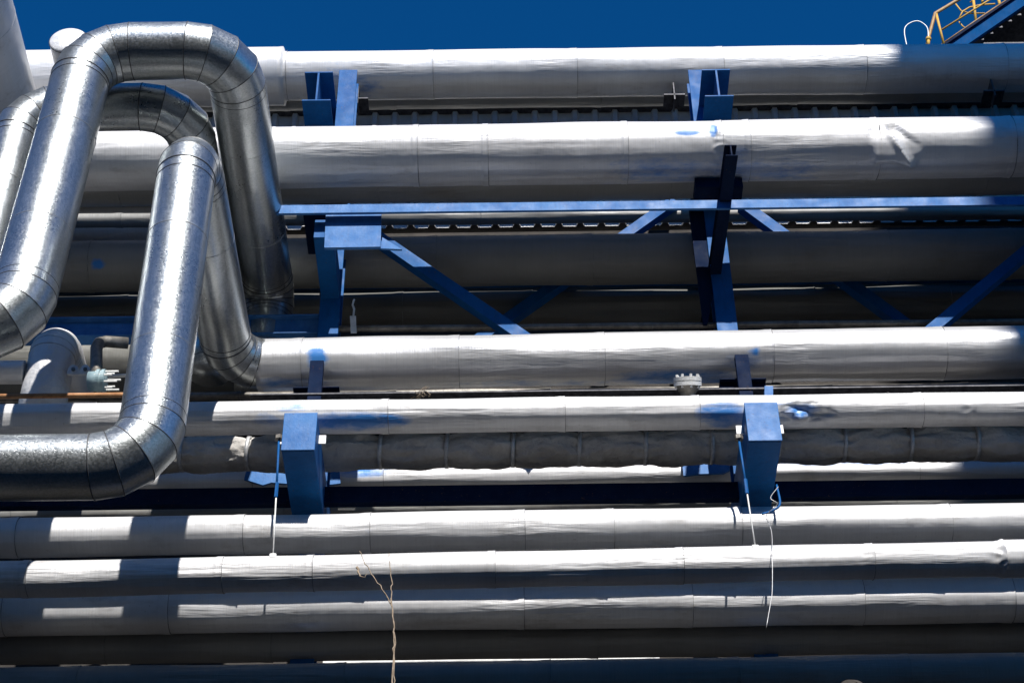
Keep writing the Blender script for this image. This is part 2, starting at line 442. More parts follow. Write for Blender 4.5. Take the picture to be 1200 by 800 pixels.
pipe('P2', 'pipeline', 'large bright silver pipe with a creased dent near its right end', 10.0, (400, 184), (1000, 175), 72,
     seams=(225, 487, 568, 730, 840, 872, 1022, 1180), step=0.014, nring=160,
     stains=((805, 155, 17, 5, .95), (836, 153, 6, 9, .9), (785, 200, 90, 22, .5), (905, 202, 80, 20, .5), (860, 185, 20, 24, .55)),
     dents=(crease, dent_blob(846, 180, 12, 36, .012, .08, 3), dent_lines(((838, 205, 842, 150, 4, -.010),))))
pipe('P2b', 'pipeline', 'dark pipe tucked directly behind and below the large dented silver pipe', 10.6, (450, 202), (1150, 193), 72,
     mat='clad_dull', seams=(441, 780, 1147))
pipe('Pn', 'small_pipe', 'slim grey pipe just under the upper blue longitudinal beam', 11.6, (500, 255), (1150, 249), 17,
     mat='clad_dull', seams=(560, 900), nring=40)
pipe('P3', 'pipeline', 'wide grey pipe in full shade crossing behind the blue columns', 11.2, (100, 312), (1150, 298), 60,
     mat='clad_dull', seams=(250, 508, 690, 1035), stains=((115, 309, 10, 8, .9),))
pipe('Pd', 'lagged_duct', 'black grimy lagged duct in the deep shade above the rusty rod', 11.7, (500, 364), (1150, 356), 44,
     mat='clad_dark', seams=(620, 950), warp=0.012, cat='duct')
pipe('Pf', 'pipeline', 'pale pipe glimpsed between the left risers under the large silver pipe', 11.95, (100, 263), (300, 261), 46, seams=(40,), x0=-9, x1=-3.0)
pipe('Pr', 'lagged_duct', 'black duct hidden behind the two large silver pipes', 11.5, (400, 191), (1000, 182), 78, mat='clad_dark', seams=(640,), cat='duct')  # unseen duct put in to throw shade on the wall
pipe('Pe', 'lagged_duct', 'black lagged duct behind the valve and the left risers', 11.8, (50, 436), (250, 433), 86, mat='clad_dark', seams=(100,), x0=-9, x1=-2.0, warp=0.01, cat='duct')  # dark body added where only shade fills the gap, covering lit wall
pipe('Pt', 'thin_pipe', 'thin rusty pipe running just above the bright middle pipe', 10.98, (420, 385.5), (1150, 377.5), 7.5,
     mat='dullsteel', seams=(760,), nring=16, lap=0.002)
P4 = pipe('P4', 'pipeline', 'bright metal pipe across the middle leaving the galvanised loop', 10.4, (350, 427), (1150, 413), 62,
     mat='clad_metal', seams=(352, 534, 703, 899, 1100), x0=W(303, 428, 10.4).x, nring=96,
     stains=((371, 420, 15, 18, .95), (335, 448, 60, 9, .6), (800, 444, 95, 14, .75), (884, 412, 6, 7, .95), (870, 424, 30, 14, .5), (640, 449, 150, 6, .4), (1160, 447, 80, 5, .4)))  # blue beside the posts paints their reflection and shadow onto the jacket
pipe('Pu', 'thin_pipe', 'thin dark pipe in the gap under the bright middle pipe', 10.75, (500, 461), (1150, 453), 9,
     mat='dullsteel', seams=(640,), nring=20)
pipe('P5', 'pipeline', 'silver pipe resting on the blue box brackets, crumpled beside the right one', 9.98, (100, 492), (1100, 480), 40,
     seams=(150, 451, 657, 814, 1075), step=0.013, nring=128,
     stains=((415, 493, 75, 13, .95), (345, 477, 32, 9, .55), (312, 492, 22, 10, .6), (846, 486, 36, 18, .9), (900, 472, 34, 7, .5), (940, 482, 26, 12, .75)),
     dents=(dent_blob(945, 486, 36, 18, .030, .065, 5), dent_blob(1135, 483, 10, 16, .006, .06, 8)))
def lump(x, t, r):
    u = (x*2.05) % 1.0
    c_ = abs(noise.noise(Vector((x*9+math.cos(t)*1.5, math.cos(t)*3, math.sin(t)*3))))
    near = math.exp(-min(u, 1-u)*9)
    return r*0.07*near*math.sin(t*9+x*34+3*noise.noise(Vector((x*3, t, 0))))*(0.5+0.5*math.cos(t-0.6)) + r*(0.30*abs(math.sin(PI*u))**0.4 - 0.22) - r*0.10*max(0, 0.5-c_*5) + r*0.16*noise.noise(Vector((x*5, math.cos(t)*2.2, math.sin(t)*2.2))) + r*0.05*noise.noise(Vector((x*16, math.cos(t)*6, math.sin(t)*6)))
PI_ = pipe('Pi', 'lagged_pipe', 'sagging pipe wrapped in lumpy grey lagging tied with straps', 10.6, (250, 532), (1100, 520), 41,
     mat='lagging', seams=(), step=0.018, nring=72, radial=lump, warp=0.0)
x = math.ceil(XL*2.05)/2.05
while x < XR:
    if -5 < x < 5:
        bm = bmesh.new(); n2 = 40; rr = PI_.r*0.98
        rg = [[bm.verts.new((x+dx+0.006*math.sin(t_), PI_.Y-math.cos(t_)*q_, PI_.z(x)+math.sin(t_)*q_)) for t_ in [2*PI*k/n2 for k in range(n2)]]
              for dx, q_ in ((-.014, rr-.01), (-.013, rr+.003), (.013, rr+.003), (.014, rr-.01))]
        for q in range(3):
            for k in range(n2): bm.faces.new((rg[q][k], rg[q][(k+1) % n2], rg[q+1][(k+1) % n2], rg[q+1][k]))
        put('strap', bm, 'strap', PI_.root, True)
    x += 1/2.05
pipe('Pw', 'small_pipe', 'bright white pipe glimpsed under the lumpy lagged pipe', 11.65, (500, 561), (1100, 552), 26,
     seams=(446, 900), nring=48, stains=((425, 553, 45, 8, .7), (1000, 545, 120, 5, .5)))
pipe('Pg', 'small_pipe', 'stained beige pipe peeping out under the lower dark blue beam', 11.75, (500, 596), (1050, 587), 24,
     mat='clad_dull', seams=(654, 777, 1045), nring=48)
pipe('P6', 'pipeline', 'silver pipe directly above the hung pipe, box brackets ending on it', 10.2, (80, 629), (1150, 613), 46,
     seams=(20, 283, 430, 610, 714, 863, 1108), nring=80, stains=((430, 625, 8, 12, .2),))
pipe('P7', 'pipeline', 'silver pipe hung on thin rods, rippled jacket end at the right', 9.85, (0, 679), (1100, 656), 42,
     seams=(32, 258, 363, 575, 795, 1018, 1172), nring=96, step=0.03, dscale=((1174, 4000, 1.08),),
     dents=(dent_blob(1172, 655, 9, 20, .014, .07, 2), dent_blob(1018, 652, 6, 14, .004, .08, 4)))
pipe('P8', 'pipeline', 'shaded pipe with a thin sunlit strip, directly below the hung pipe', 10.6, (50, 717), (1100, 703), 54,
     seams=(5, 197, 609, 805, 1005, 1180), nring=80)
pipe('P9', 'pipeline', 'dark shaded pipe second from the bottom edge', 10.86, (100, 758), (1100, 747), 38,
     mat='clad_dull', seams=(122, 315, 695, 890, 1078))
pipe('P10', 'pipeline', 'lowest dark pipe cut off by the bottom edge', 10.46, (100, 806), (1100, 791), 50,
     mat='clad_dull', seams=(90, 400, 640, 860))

# ---------------------------------------------------------------- mitred galvanised loops
def corner_path(pts, bend, n=4, ends=None):
    """returns list of (point, is_elbow_segment_start)"""
    out = [(pts[0], 'S')]
    for i in range(1, len(pts)-1):
        a, b, c = pts[i-1], pts[i], pts[i+1]
        u = (a-b).normalized(); v = (c-b).normalized()
        ang = u.angle(v); R_ = bend[i-1] if isinstance(bend, list) else bend; tl = R_/math.tan(ang/2)
        p0 = b+u*tl
        cen = b+(u+v).normalized()*(R_/math.sin(ang/2))
        e1 = (p0-cen).normalized(); p1 = b+v*tl; e2 = (p1-cen).normalized()
        tot = e1.angle(e2); ax = e1.cross(e2).normalized()
        for k in range(n+1):
            q = cen+Matrix.Rotation(tot*k/n, 3, ax) @ (e1*R_)
            out.append((q, 'E' if k < n else 'S'))
    out.append((pts[-1], 'S'))
    return out
def seg_tube(bm, p0, p1, n0, n1, r0, r1, u, nr=72):
    d = (p1-p0).normalized(); v = d.cross(u)
    rings = []
    L_ = (p1-p0).length; m = max(1, int(L_/0.25))
    for j in range(m+1):
        f = j/m; ring = []
        for k in range(nr):
            o = (u*math.cos(2*PI*k/nr)+v*math.sin(2*PI*k/nr))*(r0+(r1-r0)*f)
            t0 = -(o.dot(n0))/(d.dot(n0)); t1 = -(o.dot(n1))/(d.dot(n1))
            ring.append(bm.verts.new((p0+o+d*t0)*(1-f)+(p1+o+d*t1)*f))
        rings.append(ring)
    for j in range(m):
        for k in range(nr):
            bm.faces.new((rings[j][k], rings[j][(k+1) % nr], rings[j+1][(k+1) % nr], rings[j+1][k]))
    return rings
def mitre_ring(bm, p, nrm, d, r, u, wd=0.008, nr=64):
    v = d.cross(u); rg = []
    for off, q in ((-wd/2, r-0.004), (-wd/2+.001, r), (wd/2-.001, r), (wd/2, r-0.004)):
        ring = []
        for k in range(nr):
            o = (u*math.cos(2*PI*k/nr)+v*math.sin(2*PI*k/nr))*q
            t = -(o.dot(nrm))/(d.dot(nrm)); ring.append(bm.verts.new(p+o+d*(t+off)))
        rg.append(ring)
    for j in range(3):
        for k in range(nr):
            bm.faces.new((rg[j][k], rg[j][(k+1) % nr], rg[j+1][(k+1) % nr], rg[j+1][k]))
def loop(name, label, pts, r, bend=0.36, n=4, mat='galv', group=None, seam_mat='seam', spacing=0.95, first=0.55):
    path = corner_path(pts, bend, n)
    P = [q for q, _ in path]; K = [k for _, k in path]
    D = [(P[i+1]-P[i]).normalized() for i in range(len(P)-1)]
    Nn = [D[0]]+[(D[i-1]+D[i]).normalized() for i in range(1, len(D))]+[D[-1]]
    root = thing(name, label, 'pipe', tuple(P[-1]), group)
    u = D[0].orthogonal().normalized(); cur = None; elb = None; spans = []
    i = 0; us = []
    for d in D:
        u = (u-d*u.dot(d)).normalized(); us.append(u)
    while i < len(D):
        if K[i] == 'E':
            bm = bmesh.new(); rings = []
            j = i
            while j < len(D) and K[j] == 'E':
                seg_tube(bm, P[j], P[j+1], Nn[j], Nn[j+1], r+0.0006, r+0.0028, us[j]); j += 1
            e = put('elbow', bm, mat, root, True)
            for k in range(i, j+1):
                bm = bmesh.new()
                mitre_ring(bm, P[k], Nn[k], D[min(k, len(D)-1)], r+0.0042, us[min(k, len(D)-1)]); s = put('seam_ring', bm, seam_mat, e, True)
            i = j
        else:
            bm = bmesh.new(); rg = seg_tube(bm, P[i], P[i+1], Nn[i], Nn[i+1], r+0.002, r, us[i])
            if i == 0: bm.faces.new(rg[0])
            if i == len(D)-1: bm.faces.new(rg[-1][::-1])
            s = put('straight_section', bm, mat, root, True)
            Ls = (P[i+1]-P[i]).length; t = first if i else Ls-first
            kk = 0
            while (0.15 < t < Ls-0.15) and kk < 6:
                bm = bmesh.new(); mitre_ring(bm, P[i]+D[i]*t, D[i], D[i], r+0.0030, us[i], 0.005); put('seam_ring', bm, 'seam_light', s, True)
                t += spacing if i else -spacing; kk += 1
            # end lap near elbows
            for t in ((0.06, Ls-0.06) if abs(D[i].x) < 0.5 else ()):
                if (i == 0 and t < 1) or (i == len(D)-1 and t > 1): continue
                bm = bmesh.new(); mitre_ring(bm, P[i]+D[i]*t, D[i], D[i], r+0.0030, us[i], 0.006); put('seam_ring', bm, seam_mat, s, True)
            i += 1
    return root
def at_XZ(X, Y, z): return Vector((X, Y, z))
RG = 0.19
# loop 2: low run from the left, riser, back to the middle pipe
Y2 = 8.2
base = W(172, 546, Y2); top = W(222, 178, Y2)
zt = P4.z(-2.1)
top.z = zt
loop('galvanised_pipe_loop', 'front galvanised loop whose riser stands in the middle and turns back to the bright pipe',
     [Vector((-9, Y2, base.z)), base, top, Vector((top.x, 10.4, zt)), Vector((W(340, 428, 10.4).x, 10.4, P4.z(-1.97)))], RG, 0.30,
     group='galvanised expansion loops')
# loop 1: the tall loop
Y1 = 8.5
b1 = W(17, 388, Y1); t1 = W(103, 61, Y1); t2 = W(272, 58, Y1); t2.z = t1.z
ye = 11.12
loop('galvanised_pipe_loop', 'tallest galvanised loop arching over the others against the sky',
     [Vector((-9, Y1, b1.z)), b1, t1, t2, Vector((t2.x, ye, t1.z)), Vector((t2.x, ye, t1.z-1.0))], 0.208, [0.33, 0.33, 0.33, 0.24],
     group='galvanised expansion loops')
# loop 3: behind
Y3 = 8.93
t3 = W(28, 127, Y3); t4 = W(218, 125, Y3); t4.z = t3.z
loop('galvanised_pipe_loop', 'dark galvanised loop seen through the arch of the tallest loop',
     [Vector((t3.x, Y3, t3.z-9)), t3, t4, Vector((t4.x, 10.9, t4.z)), Vector((t4.x, 10.9, t4.z-0.9))], 0.176, 0.33,
     group='galvanised expansion loops')
# white cross pipe with elbow and the huge pipe top left
c = W(80, 48, 10.5); rw = DIA(78, 52, 10.5, 44)/2
t = thing('white_stub_pipe', 'white pipe with a rounded end cap showing above the tallest loop', 'pipe', tuple(c))
bm = bmesh.new(); tube(bm, [c, Vector((c.x, 12.3, c.z))], rw, 64); put('pipe_body', bm, 'clad_y', t, True)
bm = bmesh.new(); tube(bm, [c-Vector((0, rw*0.28*math.sin(a), 0)) for a in [PI/2*0.985, 1.4, 1.2, 1.0, .8, .6, .4, .2, 0.0]], rw, 64, True, [rw*math.cos(a) for a in [PI/2*0.985, 1.4, 1.2, 1.0, .8, .6, .4, .2, 0.0]]); put('end_cap', bm, 'clad_y', t, True)
bm = bmesh.new(); mitre_ring(bm, c, Vector((0, 1, 0)), Vector((0, 1, 0)), rw+0.004, Vector((1, 0, 0))); put('seam_ring', bm, 'seam', t, True)
c = W(-40, 50, 10.3)
loop('overhead_pipe', 'very wide grey pipe cutting across the top left corner', [Vector((c.x, 3, c.z)), Vector((c.x, 12.2, c.z))],
     DIA(0, 50, 10.3, 128)/2, mat='clad_y', seam_mat='seam_light', spacing=1.6)

# ---------------------------------------------------------------- blue steelwork
ZC = lambda py, Y: W(600, py, Y).z
def prism(bm, pts, Y, th):
    """flat plate: outline in photo pixels on plane Y, thickness th backwards"""
    a = [bm.verts.new(W(x, y, Y)) for x, y in pts]; b = [bm.verts.new(v.co+Vector((0, th, 0))) for v in a]
    bm.faces.new(a); bm.faces.new(b[::-1])
    for i in range(len(a)): bm.faces.new((a[i], a[(i+1) % len(a)], b[(i+1) % len(a)], b[i]))
def bolts(bm, pts, r=0.014, h=0.018, axis=Vector((0, -1, 0))):
    for p in pts:
        tube(bm, [p, p+axis*h], r, 6)

YC = 10.86
def support_frame(label, Xc, Xt, Xb, top_px, left):
    root = thing('support_frame', label, 'steel frame', (Xc, YC+0.1, 0), 'blue steel frames carrying the pipes')
    zb = W(top_px, 505, 9.7)
    # column: H section, flange facing the viewer
    zt_ = W(600+(Xc/abs(Xc))*200, 82, YC).z
    bm = bmesh.new(); wd = 0.165
    box(bm, Vector((Xc, YC+0.008, zt_/2)), (wd, 0.016, zt_), None, 0.002)
    box(bm, Vector((Xc, YC+0.172, zt_/2)), (wd, 0.016, zt_), None, 0.002)
    box(bm, Vector((Xc, YC+0.09, zt_/2)), (0.012, 0.146, zt_-0.01))
    put('column', bm, 'blue', root)
    # top cantilever I beam
    yE = 10.45
    za = W(Xt[1], Xt[2], yE).z; zbm = W(Xt[1], Xt[3], yE).z
    bm = bmesh.new(); h = za-zbm; xx = W(Xt[1], (Xt[2]+Xt[3])/2, yE).x
    ibeam(bm, Vector((xx, yE, (za+zbm)/2)), Vector((xx, 12.3, (za+zbm)/2)), 0.25, h, 0.016, 0.016)
    put('top_cantilever', bm, 'blue', root)
    bm = bmesh.new(); box(bm, Vector(((xx+Xc)/2, YC+0.35, zbm-0.06)), (abs(xx-Xc)+0.2, 0.12, 0.12), None, .003)
    put('cross_member', bm, 'blue', root)
    # box bracket below (carries the resting pipe)
    y0 = 9.7; zt2 = W(Xb[0], Xb[1], y0).z; zb2 = W(Xb[0], Xb[2], y0).z; xb = W(Xb[0], (Xb[1]+Xb[2])/2, y0).x
    hh = zt2-zb2; wb = DIA(Xb[0], Xb[1], y0, Xb[3])
    bm = bmesh.new(); box(bm, Vector((xb, (y0+YC)/2+0.0, (zt2+zb2)/2)), (wb, YC-y0-0.004, hh), None, 0.006)
    br = put('box_bracket', bm, 'blue', root)
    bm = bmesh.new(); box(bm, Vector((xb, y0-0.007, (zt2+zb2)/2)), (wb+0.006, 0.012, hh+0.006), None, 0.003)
    put('end_plate', bm, 'blue_pale', root)  # face added to carry the sunlight on the bracket end as paler paint
    bm = bmesh.new(); box(bm, Vector((xb, y0+0.28, zt2+0.045)), (wb*0.8, 0.2, 0.09), None, 0.004); put('pipe_shoe', bm, 'blue', root)
    # front lug plates either side
    for s in (-1, 1):
        bm = bmesh.new(); box(bm, Vector((xb+s*(wb/2+0.027), y0+0.16, zt2-0.10)), (0.05, 0.012, 0.075), None, 0.002)
        put('lug_plate', bm, 'white', root)
    # guide post and cross plate beside the bright pipe
    gx = W(Xb[4], 440, 10.12).x
    zg = W(Xb[4], Xb[5], 10.14).z
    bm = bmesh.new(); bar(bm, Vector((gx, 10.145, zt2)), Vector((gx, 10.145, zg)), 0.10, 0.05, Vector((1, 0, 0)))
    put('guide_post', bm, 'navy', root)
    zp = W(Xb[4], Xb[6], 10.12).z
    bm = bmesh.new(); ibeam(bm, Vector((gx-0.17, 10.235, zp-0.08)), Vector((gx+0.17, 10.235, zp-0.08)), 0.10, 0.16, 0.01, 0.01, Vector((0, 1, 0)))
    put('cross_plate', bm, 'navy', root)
    return root, xb, zt2, zb2, wb
FL, xbL, ztL, zbL, wbL = support_frame('blue steel support frame at the left with the big lit gusset plate', -1.475, (0, 372, 84, 118), (351, 485, 528, 38, 370, 424, 446), 351, True)
FR, xbR, ztR, zbR, wbR = support_frame('blue steel support frame at the right with the slim cantilever under the dented pipe', 1.727, (0, 841, 81, 113), (894, 473, 517, 38, 872, 417, 436), 894, False)
# gussets, left
YG = 10.12
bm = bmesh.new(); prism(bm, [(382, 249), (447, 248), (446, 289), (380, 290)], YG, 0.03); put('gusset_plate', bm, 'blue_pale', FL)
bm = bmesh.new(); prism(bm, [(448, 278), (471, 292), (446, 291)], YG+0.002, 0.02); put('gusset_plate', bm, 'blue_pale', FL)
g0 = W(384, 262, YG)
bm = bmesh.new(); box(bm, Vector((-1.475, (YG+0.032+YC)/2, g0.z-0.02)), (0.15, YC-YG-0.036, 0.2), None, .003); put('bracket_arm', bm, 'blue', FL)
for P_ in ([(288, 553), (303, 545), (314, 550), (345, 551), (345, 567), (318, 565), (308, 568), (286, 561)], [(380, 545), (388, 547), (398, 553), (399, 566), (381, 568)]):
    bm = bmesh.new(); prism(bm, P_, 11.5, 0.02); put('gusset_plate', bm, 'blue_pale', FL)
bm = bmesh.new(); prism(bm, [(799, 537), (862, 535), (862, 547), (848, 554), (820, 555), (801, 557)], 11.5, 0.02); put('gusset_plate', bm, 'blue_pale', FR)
# right: slim cantilever beam under the dented pipe and shaded one, stays along +Y
a = W(857, 176, 9.55); e2 = a+Vector((-0.06, 2.6, 0))
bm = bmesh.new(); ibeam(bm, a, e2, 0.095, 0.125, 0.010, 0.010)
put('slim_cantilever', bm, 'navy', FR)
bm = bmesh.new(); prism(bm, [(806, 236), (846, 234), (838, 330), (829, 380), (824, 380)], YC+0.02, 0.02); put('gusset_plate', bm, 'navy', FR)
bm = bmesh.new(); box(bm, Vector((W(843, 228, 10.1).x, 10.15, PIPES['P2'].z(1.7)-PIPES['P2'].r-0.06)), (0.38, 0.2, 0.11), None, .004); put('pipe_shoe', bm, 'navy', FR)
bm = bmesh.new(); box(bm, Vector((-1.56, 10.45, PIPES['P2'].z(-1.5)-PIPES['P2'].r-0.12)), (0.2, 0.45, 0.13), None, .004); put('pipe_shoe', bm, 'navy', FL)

def xbeam(name, label, xa, xb_, Y, yt0, yt1, ymat, sx=600, wid=0.14, dz=0.0):
    za = W(sx, yt0, Y).z; zb = W(sx, yt1, Y).z
    o = thing(name, label, 'steel beam', (xa, Y+wid/2, (za+zb)/2))
    bm = bmesh.new()
    ibeam(bm, Vector((xa, Y+wid/2, (za+zb)/2)), Vector((xb_, Y+wid/2, (za+zb)/2+dz)), wid, za-zb, 0.012, 0.010, Vector((0, 1, 0)))
    put('beam_section', bm, ymat, o)
    return o
def boxbeam(name, label, xa, xb_, Y, yt0, yt1, mat, sx=600, wid=0.14, dz=0.0):
    za = W(sx, yt0, Y).z; zb = W(sx, yt1, Y).z
    bm = bmesh.new()
    bar(bm, Vector((xa, Y+wid/2, (za+zb)/2)), Vector((xb_, Y+wid/2, (za+zb)/2+dz)), wid, za-zb, Vector((0, 1, 0)))
    o = put(name, bm, mat); return tag(o, label, 'steel beam', 'long blue beams of the pipe rack')
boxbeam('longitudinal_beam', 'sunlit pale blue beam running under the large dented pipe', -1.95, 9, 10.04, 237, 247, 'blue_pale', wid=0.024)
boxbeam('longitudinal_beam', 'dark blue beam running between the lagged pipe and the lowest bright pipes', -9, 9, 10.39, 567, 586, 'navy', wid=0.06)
bm = bmesh.new(); bar(bm, Vector((-9, 11.56, 12.93)), Vector((9, 11.56, 12.88)), 0.12, 0.22, Vector((0, 1, 0)))  # unseen beam added to keep the sun off the duct behind
tag(put('longitudinal_beam', bm, 'blue'), 'dark blue rear beam behind the top of the wide shaded pipe', 'steel beam', 'long blue beams of the pipe rack')
za = W(250, 369, YC).z
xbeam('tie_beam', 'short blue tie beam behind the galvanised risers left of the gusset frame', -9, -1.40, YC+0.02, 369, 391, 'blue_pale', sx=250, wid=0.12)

def brace(label, p0, p1, wpx, Y, mat='blue', name='diagonal_brace'):
    a, b = W(*p0, Y), W(*p1, Y)
    wd = DIA(*p0, Y, wpx)
    d = (b-a).normalized(); side = d.cross(Vector((0, 1, 0)))
    bm = bmesh.new(); R = frame_for(b-a, side)
    box(bm, (a+b)/2, (wd, (b-a).length, 0.010), R, 0.001)                      # angle iron: face leg
    box(bm, (a+b)/2+R @ Vector((-wd/2+0.004, 0, 0))+Vector((0, 0.045, 0)), (0.008, (b-a).length, 0.08), R, 0.001)
    return tag(put(name, bm, mat), label, 'brace', 'diagonal braces between the blue frames')
brace('blue diagonal brace falling from the big gusset plate to the middle pipe', (436, 272), (640, 412), 15, YC-0.005)
brace('blue brace rising to the right frame, crossing behind the wide shaded pipe', (560, 397), (790, 234), 14, 11.45)
brace('blue brace running down and right from the right frame behind the shaded pipe', (870, 238), (1075, 388), 14, 11.45)
brace('dim blue brace climbing to the right edge of the picture', (1080, 395), (1260, 245), 14, YC-0.005)

# ---------------------------------------------------------------- hangers, wires, small things
def wire_thing(name, label, cat, pts, r, mat, group=None, n=8, jitter=0):
    P = [W(*p) for p in pts]
    if len(P) > 2:
        E_ = [P[0]*2-P[1]]+P+[P[-1]*2-P[-2]]; S_ = []
        for i in range(1, len(E_)-2):
            for k in range(5):
                t = k/5; a0, a1, a2, a3 = E_[i-1:i+3]
                S_.append(0.5*((2*a1)+(a2-a0)*t+(2*a0-5*a1+4*a2-a3)*t*t+(3*a1-a0-3*a2+a3)*t**3))
        P = S_+[P[-1]]; jitter = 0
    if jitter:
        Q = [P[0]]
        for i in range(1, len(P)):
            for k in range(1, 5):
                Q.append(P[i-1].lerp(P[i], k/4)+Vector((random.uniform(-1, 1), random.uniform(-1, 1), 0))*jitter)
        P = Q
    bm = bmesh.new(); tube(bm, P, r, n); return tag(put(name, bm, mat, None, True), label, cat, group)
def hanger(label, xa, pxt, pyt, pxb, pyb, Y):
    a, b = W(pxt, pyt, Y), W(pxb, pyb, Y)
    t = thing('hanger_rod', label, 'hanger', tuple(b), 'rods hanging the lower silver pipe')
    m = a.lerp(b, 0.45)
    bm = bmesh.new(); tube(bm, [a, m], 0.008, 8); put('upper_rod', bm, 'blue', t, True)
    bm = bmesh.new(); tube(bm, [m, b], 0.005, 8); put('lower_rod', bm, 'white', t, True)
    bm = bmesh.new(); tube(bm, [m-Vector((0, 0, .06)), m+Vector((0, 0, .06))], 0.013, 6); put('turnbuckle', bm, 'blue', t)
    bm = bmesh.new(); box(bm, b+Vector((0, 0, -0.01)), (0.045, 0.03, 0.035), None, 0.005); put('clevis', bm, 'white', t)
    bm = bmesh.new(); tube(bm, [a+Vector((0, 0, 0)), a+Vector((0, 0, 0.03))], 0.03, 6); put('nut', bm, 'dullsteel', t)
hanger('thin hanger rod beside the left blue box bracket, white at its lower half', 0, 327, 515, 320, 650, 9.76)
hanger('thin hanger rod beside the right blue box bracket, pale and slanting', 0, 866, 515, 885, 640, 9.76)
wire_thing('loose_wire', 'pale loose wire looping down right of the right box bracket', 'wire',
           [(912, 570, 9.9), (903, 583, 9.8), (911, 590, 9.8), (901, 600, 9.85), (898, 606, 9.9), (904, 622, 9.9), (905, 645, 9.65), (905, 690, 9.62), (903, 706, 9.62), (898, 735, 9.62)], 0.0024, 'strap', jitter=0.003)
wire_thing('bent_rod', 'short blue bent rod poking up beside the right box bracket', 'rod', [(910, 568, 9.95), (914, 590, 9.9), (905, 598, 9.9), (893, 602, 9.9)], 0.008, 'blue')
def twig(label, strands):
    bm = bmesh.new()
    for pts, r0, r1 in strands:
        P = [W(*p) for p in pts]; Q = [P[0]]
        for i in range(1, len(P)):
            for k in range(1, 7): Q.append(P[i-1].lerp(P[i], k/6)+Vector((random.uniform(-1, 1), random.uniform(-1, 1), random.uniform(-1, 1)))*0.006)
        tube(bm, Q, r0, 6, True, [r0+(r1-r0)*i/(len(Q)-1) for i in range(len(Q))])
    return bm
bm = twig('', [([(421, 645, 9.6), (432, 668, 9.58), (448, 690, 9.56), (458, 708, 9.56)], .0025, .004),
               ([(456, 648, 9.6), (459, 680, 9.58), (459, 700, 9.56), (462, 740, 9.56), (461, 770, 9.56), (459, 830, 9.56)], .0025, .006),
               ([(458, 700, 9.56), (463, 745, 9.57), (462, 790, 9.56), (461, 830, 9.56)], .0025, .004),
               ([(418, 664, 9.6), (424, 677, 9.58)], .009, .004), ([(424, 677, 9.58), (433, 672, 9.6)], .002, .001)])
tag(put('dry_vine', bm, 'twig', None, True), 'dry twisted vine dangling in front of the lower pipes', 'vine')
bm = bmesh.new()
c0 = W(283, 466, 10.1)
for k in range(26):
    a = c0+Vector((random.uniform(-.05, .06), random.uniform(-.03, .03), random.uniform(-.01, .02)))
    b = a+Vector((random.uniform(-.06, .06), random.uniform(-.04, .04), random.uniform(-.02, .06)))
    tube(bm, [a, a.lerp(b, .5)+Vector((0, 0, .01)), b], 0.0025, 5)
bmesh.ops.translate(bm, verts=bm.verts, vec=W(495, 463, 10.12)-W(283, 466, 10.1))
tag(put('straw_tuft', bm, 'twig'), 'tuft of dry straw lying on the bracket pipe below the bright pipe', 'straw')

# blind flange on top of the bracket pipe
c = W(806, 453, 10.02); ax = Vector((0, -0.55, 0.83)).normalized()
t = thing('blind_flange', 'bolted white flange standing on the bracket pipe near the right frame', 'flange', tuple(c-ax*0.08))
bm = bmesh.new(); tube(bm, [c-ax*0.12, c-ax*0.05, c], 0.06, 24, True, [0.05, 0.055, 0.09]); put('nozzle', bm, 'dullsteel', t)
for k, dz in enumerate((0.0, 0.034)):
    bm = bmesh.new(); tube(bm, [c+ax*(dz+0.002), c+ax*(dz+0.030)], 0.10, 32); put('flange_plate', bm, 'white', t)
e1 = Vector((1, 0, 0)); e2_ = ax.cross(e1)
for k in range(8):
    q = 2*PI*k/8+0.2; bm = bmesh.new(); p = c+(e1*math.cos(q)+e2_*math.sin(q))*0.08-ax*0.015
    tube(bm, [p, p+ax*0.10], 0.010, 6); put('bolt', bm, 'white', t)

# little steel angle and shackle on top of the bracket end (right)
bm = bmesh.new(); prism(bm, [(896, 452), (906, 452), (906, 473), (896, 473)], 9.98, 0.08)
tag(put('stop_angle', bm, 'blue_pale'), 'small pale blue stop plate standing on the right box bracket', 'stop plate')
# chain / strap tag hanging over thin rod left
t = thing('hanging_strap', 'pale perforated strap hanging over the thin rusty pipe', 'strap', tuple(W(413, 385, 10.9)))
bm = bmesh.new(); prism(bm, [(410, 370), (417, 370), (418, 390), (411, 390)], 10.9, 0.006); put('plate', bm, 'white', t)
bm = bmesh.new(); tube(bm, [W(414, 371, 10.9), W(415, 362, 10.9), W(413, 357, 10.9), W(415, 351, 10.9)], 0.009, 6); put('wire_tail', bm, 'white', t)

# shoes of the topmost pipe
for px_ in (790, 1165, 420):
    p = W(px_, 120, 11.5)
    t = thing('pipe_saddle', {790: 'dark saddle under the topmost pipe left of the right cantilever', 1165: 'dark saddle under the topmost pipe near the right edge',
                             420: 'dark saddle under the topmost pipe right of the left column'}[px_], 'saddle', (p.x, 11.5, 14.8), 'saddles under the topmost pipe')
    zz = PIPES['P1'].z(p.x)-PIPES['P1'].r
    bm = bmesh.new(); box(bm, Vector((p.x, 11.5, zz-0.14)), (0.012, 0.16, 0.24)); put('web', bm, 'grating', t)
    bm = bmesh.new(); box(bm, Vector((p.x, 11.5, zz-0.19)), (0.20, 0.16, 0.016)); put('base_plate', bm, 'grating', t)
bm = bmesh.new(); box(bm, Vector((3.6, 10.33, 8.62+1.7)), (11, 0.44, 0.012))  # flat plate added to shade the lagged pipe
tag(put('cable_tray', bm, 'grating'), 'black cable tray in the narrow gap under the bright middle pipe', 'cable tray')

